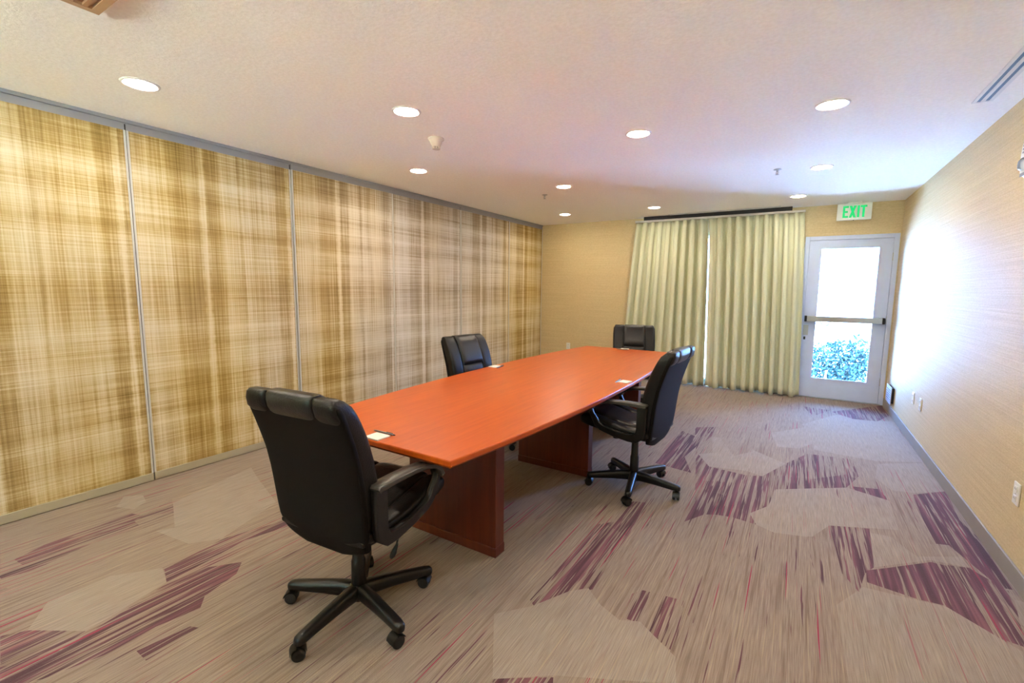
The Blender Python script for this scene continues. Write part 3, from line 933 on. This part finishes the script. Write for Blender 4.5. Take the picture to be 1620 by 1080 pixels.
    MC['caster'] = mesh('caster', bm, 'black_plastic', 50)
    bm = bmesh.new()
    lathe(bm, [(0.020, 0.0), (0.026, 0.003), (0.0275, 0.007), (0.0275, 0.015), (0.025, 0.020), (0.015, 0.022), (0.008, 0.0215)], 22, Matrix.Rotation(R(-90), 4, 'X'))
    MC['wheel'] = mesh('wheel', bm, 'black_wheel', 40)


chair_meshes()


def chair(label, loc, face, base_ang, swivels, low=0.0):
    t = thing('office_chair', label, 'chair', (loc[0], loc[1], 0), R(face), 'black leather office chairs around the table')
    st = obj('seat', MC['seat'], t)
    obj('seat_pad', MC['seat_pad'], st)
    bk = obj('backrest', MC['shell'], t, label='dark fabric back shell')
    obj('head_cushion', MC['head'], bk)
    obj('lumbar_cushion', MC['lumbar'], bk)
    for s in (-1, 1):
        obj('seat_bolster', MC['sbol%d' % s], st)
        obj('side_bolster', MC['bolster%d' % s], bk)
        obj('piping', MC['pipe%d' % s], bk)
        a = obj('armrest', MC['armloop%d' % s], t)
        obj('arm_pad', MC['armpad%d' % s], a)
    obj('tilt_mechanism', MC['mech'], t)
    obj('tension_knob', MC['knob'], t)
    lv = obj('height_lever', MC['lever'], t)
    obj('lever_paddle', MC['paddle'], lv)
    obj('gas_column', MC['column'], t)
    obj('hub', MC['hub'], t)
    for o in list(t.children):
        if o.name.split('.')[0] not in ('gas_column', 'hub'):
            o.location.z -= low
    for k in range(5):
        a = R(base_ang + 72 * k - face)
        obj('spoke', MC['spoke'], t, rz=a)
        ca = obj('caster', MC['caster'], t, (0.318 * math.cos(a), 0.318 * math.sin(a), 0), R(swivels[k] - face))
        for s in (0, 1):
            obj('wheel', MC['wheel'], ca, (-0.012, 0.003 if s == 0 else -0.003, 0.0275), 0 if s == 0 else math.pi)
    return t


chair('black office chair at the near end of the table with its back turned', (-1.612, 1.292), 5.0, -83, (60, 80, 20, 150, 40))
chair('black office chair on the door side of the table, seen from its side', (-0.953, 3.267), 86.0, -79.5, (60, 100, -30, 40, 10))
chair('black office chair beside the plaid partition, bluish front of its backrest facing out', (-2.425, 3.42), -99.0, -70, (0, 30, 60, 90, 120), 0.055)
chair('black office chair at the far end of the table in front of the curtains', (-1.685, 5.58), -160.0, -60, (0, 30, 60, 90, 120), 0.06)

# ------------------------------------------------------------------ note pads and pens on the table
PADS = [((-1.672, 1.472), 0, 'white note pad on the near end of the table', (-1.688, 1.528), 0, 'grey pen beyond the note pad at the near end of the table'),
        ((-1.103, 3.438), 82, 'white note pad by the chair on the door side of the table', (-1.157, 3.434), 92, 'grey pen beside the note pad on the door side of the table'),
        ((-1.74, 5.352), 0, 'white note pad on the far end of the table', (-1.75, 5.298), 3, 'grey pen beside the note pad at the far end of the table'),
        ((-2.320, 3.438), 88, 'white note pad by the chair beside the plaid partition', (-2.266, 3.44), 98, 'grey pen beside the note pad on the partition side of the table')]
for (px, py), ra, lab, (qx, qy), rb, lab2 in PADS:
    bm = bmesh.new()
    box(bm, -0.047, 0.047, -0.040, 0.040, 0.0005, 0.006)
    o = tag(obj('note_pad', mesh('note_pad', bm, 'paper'), None, (px, py, TZ), R(ra)), lab, 'note pad', 'note pads on the table')
    bx('top_sheet', 'paper', (-0.0455, 0.0465, -0.0395, 0.0385, 0.006, 0.0066), o)
    t = thing('pen', lab2, 'pen', (qx, qy, TZ), R(rb), 'pens on the table')
    bm = bmesh.new()
    mt = Matrix.Translation((0, 0, 0.0055)) @ Matrix.Rotation(R(90), 4, 'Y')
    lathe(bm, [(0.001, -0.072), (0.0035, -0.062), (0.005, -0.05), (0.005, 0.06), (0.004, 0.066)], 12, mt)
    obj('barrel', mesh('barrel', bm, 'pen_grey', 40), t)
    bx('clip', 'dark_metal', (0.02, 0.062, -0.0012, 0.0012, 0.0105, 0.0125), t)
    bm = bmesh.new()
    lathe(bm, [(0.0028, 0.066), (0.0028, 0.076), (0.002, 0.078)], 10, mt)
    obj('push_button', mesh('push_button', bm, 'dark_metal', 40), t)

# ------------------------------------------------------------------ curtains and rail
RY = YB - 0.125
rl = thing('curtain_rail', 'thin pale curtain rail along the top of the curtains', 'curtain rail', (0, RY, 2.50))
bx('track', 'rail', (-2.275, -0.012, -0.022, 0.022, 0.0, 0.028), rl, bev=0.004)
for x in (-2.281, -0.012):
    bx('end_cap', 'rail', (x, x + 0.006, -0.024, 0.024, -0.003, 0.031), rl, bev=0.002)
bx('mounting_channel', 'dark_gap', (-2.15, -0.16, -0.010, 0.018, 0.029, H - 2.502), rl, label='dark mounting channel above the rail')  # dark strip painted in for the shade between rail and ceiling


def curtain(name, label, xt, xb, nf, amp, seed, zb, flat=(0.0, 0.0)):
    rnd = random.Random(seed)
    nu, nv = nf * 14, 30
    ph = [rnd.uniform(-0.35, 0.35) for _ in range(nf + 2)]
    am = [rnd.uniform(0.65, 1.15) for _ in range(nf + 2)]
    dr_ = [rnd.uniform(-0.4, 0.4) for _ in range(nf + 2)]
    bm = bmesh.new()
    grid = []
    for j in range(nv + 1):
        v = j / nv
        z = zb + (2.496 - zb) * (1 - v)
        row = []
        for i in range(nu + 1):
            u = i / nu
            k = u * nf
            i0 = int(min(k, nf))
            fr_ = k - i0
            lerp = lambda A: A[i0] * (1 - fr_) + A[i0 + 1] * fr_
            x0 = xt[0] + (xb[0] - xt[0]) * v ** 0.8
            x1 = xt[1] + (xb[1] - xt[1]) * v ** 0.8
            th_ = 2 * math.pi * k + lerp(ph) + lerp(dr_) * v * 1.6
            x = x0 + (x1 - x0) * (u - 0.105 / nf * math.sin(2 * th_) * min(1, u * 8, (1 - u) * 8))
            a = amp * lerp(am) * (0.8 + 0.45 * v)
            damp = 1.0
            if flat[0] and u < flat[0]:
                damp = 0.12
            y = -a * damp * math.sin(th_)
            y += 0.006 * math.sin(4 * math.pi * k + 5 * v + seed) * damp
            row.append(bm.verts.new((x, y, z + 0.012 * math.sin(3.1 * u * nf + seed) * (v ** 8))))
        grid.append(row)
    for a, b in zip(grid, grid[1:]):
        for i in range(nu):
            bm.faces.new((a[i], a[i + 1], b[i + 1], b[i]))
    me = mesh(name, bm, 'curtain', 'all')
    o = obj(name, me, None, (0, RY, 0))
    tag(o, label, 'curtain', 'floor-length curtains')
    s = o.modifiers.new('cloth_thickness', 'SOLIDIFY')
    s.thickness = 0.004
    return o


curtain('curtain', 'left pale green pleated floor-length curtain behind the far office chair', (-2.265, -1.205), (-2.44, -1.140), 9, 0.058, 3, 0.022)
curtain('curtain', 'right pale green pleated floor-length curtain beside the glass door', (-1.192, -0.020), (-1.122, 0.085), 10, 0.060, 8, 0.018, (0.08, 0))

# ------------------------------------------------------------------ exit sign
ex = thing('exit_sign', 'white exit sign with green letters hanging from the ceiling above the door', 'sign', (0.515, YB - 0.10, H))
bx('housing', 'white_plastic', (-0.178, 0.178, -0.022, 0.022, -0.222, -0.018), ex, bev=0.006)
bx('face_rim', 'white_plastic', [(-0.178, -0.170, -0.026, -0.020, -0.222, -0.018), (0.170, 0.178, -0.026, -0.020, -0.222, -0.018),
                                 (-0.170, 0.170, -0.026, -0.020, -0.222, -0.214), (-0.170, 0.170, -0.026, -0.020, -0.026, -0.018)], ex)
bx('canopy', 'white_plastic', (-0.075, 0.075, -0.045, 0.045, -0.020, 0.0), ex, bev=0.005)
bm = bmesh.new()


def lbox(x0, x1, z0, z1):
    box(bm, x0, x1, -0.0245, -0.0215, z0, z1)


lh0, lh1, sw = -0.192, -0.047, 0.023
x = -0.118
lbox(x, x + sw, lh0, lh1)
for z in (lh0, (lh0 + lh1 - sw) / 2, lh1 - sw):
    lbox(x + sw, x + 0.058 - (0.006 if z not in (lh0, lh1 - sw) else 0), z, z + sw)
x = -0.052
for sgn in (-1, 1):
    w2 = 0.031
    pts = [(x + 0.036 - sgn * 0.036 - 0.0 if False else x + (0 if sgn > 0 else 0.072 - sw - 0.003), lh0)]
    xa = x if sgn > 0 else x + 0.072 - sw - 0.003
    xb_ = x + 0.072 - sw - 0.003 if sgn > 0 else x
    v0 = [bm.verts.new((px_, yy, zz)) for yy in (-0.0245, -0.0215) for px_, zz in ((xa, lh0), (xa + sw + 0.003, lh0), (xb_ + sw + 0.003, lh1), (xb_, lh1))]
    for f in ((0, 1, 2, 3), (7, 6, 5, 4), (0, 4, 5, 1), (1, 5, 6, 2), (2, 6, 7, 3), (3, 7, 4, 0)):
        bm.faces.new([v0[i] for i in f])
lbox(0.031, 0.031 + sw, lh0, lh1)
lbox(0.062, 0.128, lh1 - sw, lh1)
lbox(0.0835, 0.1065, lh0, lh1 - sw)
obj('lettering', mesh('lettering', bm, 'exit_green'), ex, label='green EXIT letters')
bx('test_button', 'dark_metal', (-0.006, 0.006, -0.008, 0.004, -0.228, -0.222), ex)


# ------------------------------------------------------------------ downlights
bm = bmesh.new()
ring_prof = [(0.070, 0.012), (0.073, -0.002), (0.080, -0.007), (0.090, -0.005), (0.093, 0.0), (0.0785, 0.0005)]
lathe(bm, ring_prof, 36, cap0=False, cap1=False)
ME_RING = mesh('trim_ring', bm, 'white_trim', 50)
bm = bmesh.new()
lathe(bm, [(0.0715, 0.010), (0.066, 0.030), (0.058, 0.052), (0.056, 0.056), (0.060, 0.062), (0.0765, 0.020)], 36, cap0=False, cap1=False)
ME_REFL = mesh('reflector', bm, 'white_trim', 50)
bm = bmesh.new()
lathe(bm, [(0.0700, 0.008), (0.066, -0.001), (0.052, -0.007), (0.030, -0.0105), (0.010, -0.012)], 32)
ME_LENS = mesh('lens', bm, 'lens', 50)
bm = bmesh.new()
lathe(bm, [(0.079, 0.001), (0.079, 0.085), (0.05, 0.1)], 24, cap0=False)
ME_CAN = mesh('housing', bm, 'dark_metal', 50)
for x, y, lab in LIGHTS + [(a, b, 'recessed ceiling downlight outside the picture, above or behind the viewer') for a, b in BACK_LIGHTS]:
    t = thing('ceiling_downlight', lab, 'ceiling light', (x, y, H), 0, 'recessed ceiling downlights')
    obj('trim_ring', ME_RING, t)
    obj('reflector', ME_REFL, t)
    obj('lens', ME_LENS, t)
    obj('housing', ME_CAN, t)

# ------------------------------------------------------------------ smoke detector and sprinklers
t = thing('smoke_detector', 'white cone-shaped smoke detector hanging from the ceiling between two downlights', 'smoke detector', (-2.427, 2.78, H))
bm = bmesh.new()
lathe(bm, [(0.060, 0.0), (0.062, -0.010), (0.055, -0.016), (0.048, -0.022), (0.036, -0.050), (0.031, -0.062)], 28)
obj('body', mesh('body', bm, 'detector', 40), t)
bm = bmesh.new()
lathe(bm, [(0.022, -0.060), (0.022, -0.074)], 20)
obj('sensor_chamber', mesh('sensor_chamber', bm, 'dark_gap', 40), t)
for k in range(8):
    bm = bmesh.new()
    a = k * math.pi / 4
    box(bm, 0.024, 0.031, -0.003, 0.003, -0.076, -0.060, mat=Matrix.Rotation(a, 4, 'Z'))
    obj('cage_rib', mesh('cage_rib', bm, 'detector'), t)
bm = bmesh.new()
lathe(bm, [(0.031, -0.0665), (0.031, -0.0695), (0.024, -0.0695), (0.024, -0.0665)], 24, cap0=False, cap1=False)
lathe(bm, [(0.031, -0.075), (0.030, -0.079), (0.012, -0.081)], 24)
obj('cap', mesh('cap', bm, 'detector', 40), t)
for x, y, lab in ((-2.697, 5.054, 'small ceiling sprinkler head left of the middle of the room'), (-0.256, 5.073, 'small ceiling sprinkler head towards the glass door')):
    t = thing('sprinkler', lab, 'sprinkler', (x, y, H), 0, 'ceiling sprinklers')
    bm = bmesh.new()
    lathe(bm, [(0.032, 0.0), (0.033, -0.004), (0.012, -0.010)], 24)
    obj('escutcheon', mesh('escutcheon', bm, 'aluminium', 40), t)
    bm = bmesh.new()
    lathe(bm, [(0.009, -0.008), (0.009, -0.022), (0.004, -0.024), (0.004, -0.044)], 12)
    obj('body', mesh('body', bm, 'aluminium', 40), t)
    bm = bmesh.new()
    for s in (-1, 1):
        tube(bm, [(s * 0.008, 0, -0.020), (s * 0.013, 0, -0.030), (s * 0.003, 0, -0.046)], 0.002, 6)
    obj('yoke', mesh('yoke', bm, 'aluminium', 40), t)
    bm = bmesh.new()
    lathe(bm, [(0.004, -0.044), (0.017, -0.046), (0.017, -0.048), (0.003, -0.049)], 16)
    obj('deflector', mesh('deflector', bm, 'aluminium', 40), t)


# ------------------------------------------------------------------ slot diffusers and ceiling grille
def slots(name, label, x0, x1, y0, y1, along, n, mat):
    t = thing(name, label, 'vent', ((x0 + x1) / 2, (y0 + y1) / 2, H))
    hx, hy = (x1 - x0) / 2, (y1 - y0) / 2
    a, b = (hx, hy) if along == 'X' else (hy, hx)      # a = half length, b = half width
    sw_ = 2 * b / (2 * n + 1)
    bars = []
    for k in range(n + 1):
        c = -b + 2 * k * sw_
        bars.append((c, c + sw_))

    def put(nm, mt, l0, l1, w0, w1, z0, z1):
        d = (l0, l1, w0, w1, z0, z1) if along == 'X' else (w0, w1, l0, l1, z0, z1)
        bx(nm, mt, d, t)
    for c0, c1 in bars:
        put('frame_bar', 'white_trim', -a, a, c0, c1, -0.006, 0.0)
    for k in range(n):
        c = -b + (2 * k + 1) * sw_
        put('slot', mat, -a + 0.004, a - 0.004, c, c + sw_, -0.002, 0.0)
    for s in (-1, 1):
        put('end_bar', 'white_trim', *sorted((s * a, s * (a + 0.006))), -b, b, -0.006, 0.0)
    return t


slots('slot_diffuser', 'two-slot blue air diffuser in the ceiling at the right edge', 0.79, 0.883, 1.6, 3.885, 'Y', 2, 'blue_slot')
slots('slot_diffuser', 'dark slot air diffuser in the ceiling above the curtain rail', -1.75, -0.30, YB - 0.250, YB - 0.145, 'X', 2, 'dark_gap')
t = thing('ceiling_grille', 'tan square ceiling grille cut off at the top left edge', 'vent', (-2.235, 0.52, H))
bx('panel', 'grille_tan', (-0.298, 0.298, -0.298, 0.298, -0.010, 0.0), t)
bx('frame', 'grille_tan', [(-0.30, -0.27, -0.30, 0.30, -0.022, -0.008), (0.27, 0.30, -0.30, 0.30, -0.022, -0.008), (-0.27, 0.27, -0.30, -0.27, -0.022, -0.008), (-0.27, 0.27, 0.27, 0.30, -0.022, -0.008)], t)
for k in range(12):
    bx('slat', 'grille_tan', (-0.27, 0.27, -0.255 + k * 0.045, -0.238 + k * 0.045, -0.020, -0.009), t)


# ------------------------------------------------------------------ wall plates, wall vent, alarm
def outlet(label, loc, side, kind='socket'):
    t = thing('wall_outlet', label, 'outlet', loc, {'right': R(90), 'back': R(180)}[side], 'wall outlets')
    # local +Y... plate sticks out of the wall along local +Y
    bx('cover_plate', 'white_plastic', (-0.037, 0.037, 0.0, 0.007, -0.058, 0.058), t, bev=0.003)
    if kind == 'socket':
        for s in (-1, 1):
            f = bx('socket', 'white_plastic', (-0.017, 0.017, 0.006, 0.0105, s * 0.025 - 0.015, s * 0.025 + 0.015), t, bev=0.002)
            bx('slot', 'dark_gap', [(-0.009, -0.006, 0.0095, 0.0108, s * 0.025 - 0.004, s * 0.025 + 0.006), (0.006, 0.009, 0.0095, 0.0108, s * 0.025 - 0.004, s * 0.025 + 0.006)], f)
    else:
        bx('rocker', 'white_plastic', (-0.017, 0.017, 0.006, 0.012, -0.034, 0.034), t, bev=0.003)
    bx('screw', 'aluminium', (-0.003, 0.003, 0.006, 0.0078, -0.003, 0.003), t)
    return t


outlet('white outlet plate low on the far wall, left of the far chair', (-3.454, YB - 0.0005, 0.441), 'back')
outlet('farther of two small white outlet plates low on the right wall', (XR - 0.0005, 5.84, 0.425), 'right')
outlet('nearer of two small white outlet plates low on the right wall', (XR - 0.0005, 5.52, 0.43), 'right')
outlet('white outlet plate at the right edge of the picture, nearest on the right wall', (XR - 0.0005, 3.29, 0.438), 'right')

t = thing('wall_vent', 'small dark-edged square vent low on the right wall beside the door', 'vent', (XR, 6.99, 0.245), R(90))
bx('back_box', 'dark_gap', (-0.15, 0.15, 0.0, 0.03, -0.09, 0.09), t)
bx('frame', 'door_paint', [(-0.16, 0.16, 0.026, 0.034, 0.08, 0.10), (-0.16, 0.16, 0.026, 0.034, -0.10, -0.08), (0.14, 0.16, 0.026, 0.034, -0.08, 0.08), (-0.16, -0.14, 0.026, 0.034, -0.08, 0.08)], t)
for k in range(6):
    bx('louvre', 'door_paint', (-0.14, 0.14, 0.026, 0.033, -0.074 + k * 0.0265, -0.058 + k * 0.0265), t)

t = thing('alarm_strobe', 'white alarm strobe high on the right wall at the picture edge', 'alarm', (XR, 3.64, 2.20), R(90))
bm = bmesh.new()
q = sup(28, 3.0)
ring_loft(bm, [[Vector((0.10 * k * a, y, 0.12 * k * b)) for a, b in q] for y, k in ((0.0, 1.0), (0.022, 0.98), (0.036, 0.88), (0.04, 0.7))])
obj('housing', mesh('housing', bm, 'white_plastic', 50), t)
bm = bmesh.new()
ring_loft(bm, [[Vector((0.045 * k * a, y, -0.045 + 0.035 * k * b)) for a, b in q] for y, k in ((0.036, 1.0), (0.055, 0.9), (0.062, 0.6))])
obj('strobe_lens', mesh('strobe_lens', bm, 'glass', 50), t)
bx('lower_band', 'slot_grey', (-0.05, 0.05, 0.037, 0.0415, -0.105, -0.088), t)
bx('sounder_slots', 'slot_grey', [(-0.05, 0.05, 0.037, 0.042, 0.02 + k * 0.018, 0.028 + k * 0.018) for k in range(4)], t)

# ------------------------------------------------------------------ outdoors beyond the door
bx('ground_outside', 'concrete', (-16, 20, YB + T + 0.001, YB + 40, -0.30, -0.03))['kind'] = 'structure'

bx('patio', 'paver', (-34, 34, YR - 40, YR - 0.201, -0.30, -0.03))['kind'] = 'structure'  # unseen warm ground, added to bounce light up to the ceiling


def leaves(bm, n, fn, size, rnd):
    for _ in range(n):
        c = fn(rnd)
        d = Vector((rnd.gauss(0, 1), rnd.gauss(0, 1), rnd.gauss(0, 0.7))).normalized()
        e = d.orthogonal().normalized()
        e = (Matrix.Rotation(rnd.uniform(0, 6.28), 3, d) @ e)
        s = size * rnd.uniform(0.6, 1.3)
        f = d.cross(e)
        q = [c - e * s, c + f * s * 0.45 + d * s * 0.1, c + e * s, c - f * s * 0.45 + d * s * 0.1]
        v = [bm.verts.new(p) for p in q]
        bm.faces.new((v[0], v[1], v[2]))
        bm.faces.new((v[0], v[2], v[3]))


def sky_blocker():
    rnd = random.Random(4)
    bm = bmesh.new()
    nx, nz = 60, 14
    rings = []
    for k in range(nx + 1):
        x = -34 + 68 * k / nx
        ring = []
        for j in range(nz + 1):
            ring.append(Vector((x, 0.75 + rnd.uniform(-0.18, 0.18), 12.0 * j / nz)))
        for j in range(nz + 1):
            ring.append(Vector((x, -0.75 + rnd.uniform(-0.18, 0.18), 12.0 * (1 - j / nz))))
        rings.append(ring)
    ring_loft(bm, rings)
    o = obj('hedge', mesh('hedge', bm, 'hedge_leaf', 'all'), None, (0, YR - 26, -0.03))  # added out of view to keep blue sky out of the room
    tag(o, 'very tall dark evergreen hedge across the patio behind the viewer', 'hedge')


sky_blocker()


def shrub(label, x, y, rx, ry, h, n, seed):
    rnd = random.Random(seed)
    t = thing('shrub', label, 'shrub', (x, y, -0.03))
    bm = bmesh.new()
    tips = []
    for k in range(9):
        a = rnd.uniform(0, 6.28)
        r = rnd.uniform(0.2, 0.8)
        tip = Vector((rx * r * math.cos(a), ry * r * math.sin(a), h * rnd.uniform(0.6, 0.92)))
        tips.append(tip)
        tube(bm, [(rnd.uniform(-.05, .05), rnd.uniform(-.05, .05), 0), tip * 0.5 + Vector((0, 0, 0.05)), tip], [0.012, 0.008, 0.003], 6)
    obj('stems', mesh('stems', bm, 'bark', 50), t)

    def fn(r_):
        while True:
            p = Vector((r_.uniform(-1, 1), r_.uniform(-1, 1), r_.uniform(0.06, 1)))
            lump = 0.80 + 0.2 * math.sin(5 * p.x + seed) * math.cos(4 * p.y)
            if (p.x / 1.0) ** 2 + (p.y / 1.0) ** 2 + (max(0, p.z - 0.35) / 0.65 / lump) ** 2 < 1:
                return Vector((p.x * rx, p.y * ry, p.z * h))
    bm = bmesh.new()
    leaves(bm, n, fn, 0.034, rnd)
    f = obj('foliage', mesh('foliage', bm, 'leaf'), t)
    f['kind'] = 'stuff'


shrub('wide leafy shrub outside, seen through the lower door glass', 0.74, 9.12, 0.80, 0.32, 0.82, 5200, 1)
for x, y, h, lean, lab in ((0.93, 8.66, 0.50, 0.07, 'taller pale plant stake leaning in front of the shrubs outside'), (0.42, 8.62, 0.26, 0.02, 'short pale plant stake in front of the shrubs outside')):
    bm = bmesh.new()
    tube(bm, [(0, 0, 0), (lean * 0.5, 0, h * 0.5), (lean, 0, h)], [0.014, 0.013, 0.010], 8)
    tag(obj('plant_stake', mesh('plant_stake', bm, 'stake', 50), None, (x, y, -0.03)), lab, 'stake')


def tree(label, x, y, h, r, n, seed):
    rnd = random.Random(seed)
    t = thing('tree', label, 'tree', (x, y, -0.03), 0, 'small trees outside')
    bm = bmesh.new()
    tube(bm, [(0, 0, 0), (0.03, 0.02, h * 0.35), (0, 0, h * 0.8)], [0.06, 0.045, 0.02], 8)
    for k in range(6):
        a = rnd.uniform(0, 6.28)
        tube(bm, [(0.02, 0.01, h * (0.4 + 0.06 * k)), (r * 0.6 * math.cos(a), r * 0.6 * math.sin(a), h * (0.55 + 0.06 * k))], [0.02, 0.006], 6)
    obj('trunk', mesh('trunk', bm, 'bark', 50), t)

    def fn(r_):
        while True:
            p = Vector((r_.uniform(-1, 1), r_.uniform(-1, 1), r_.uniform(-1, 1)))
            if p.length < 1 and math.sin(6 * p.x + seed) + math.cos(5 * p.z + p.y * 4) > -0.3:
                return Vector((p.x * r, p.y * r, h * 0.75 + p.z * h * 0.3))
    bm = bmesh.new()
    leaves(bm, n, fn, 0.07, rnd)
    f = obj('foliage', mesh('foliage', bm, 'leaf_pale'), t)
    f['kind'] = 'stuff'


tree('thin young tree standing far outside the middle of the door glass', 2.35, 21.0, 2.9, 0.6, 260, 5)
tree('thin young tree standing far outside left of the door glass', 0.6, 23.0, 2.6, 0.8, 260, 9)
rk = thing('bicycle_rack', 'small dark ring-shaped rack on the pavement seen through the door', 'rack', (1.03, 24.0, -0.03))
bm = bmesh.new()
tube(bm, [(0.2 * math.cos(a * math.pi / 10), 0, 0.24 + 0.2 * math.sin(a * math.pi / 10)) for a in range(21)], 0.03, 8)
obj('ring', mesh('ring', bm, 'rack_blue', 50), rk)
bx('base', 'rack_blue', (-0.5, 0.6, -0.12, 0.12, 0.0, 0.05), rk, bev=0.01)
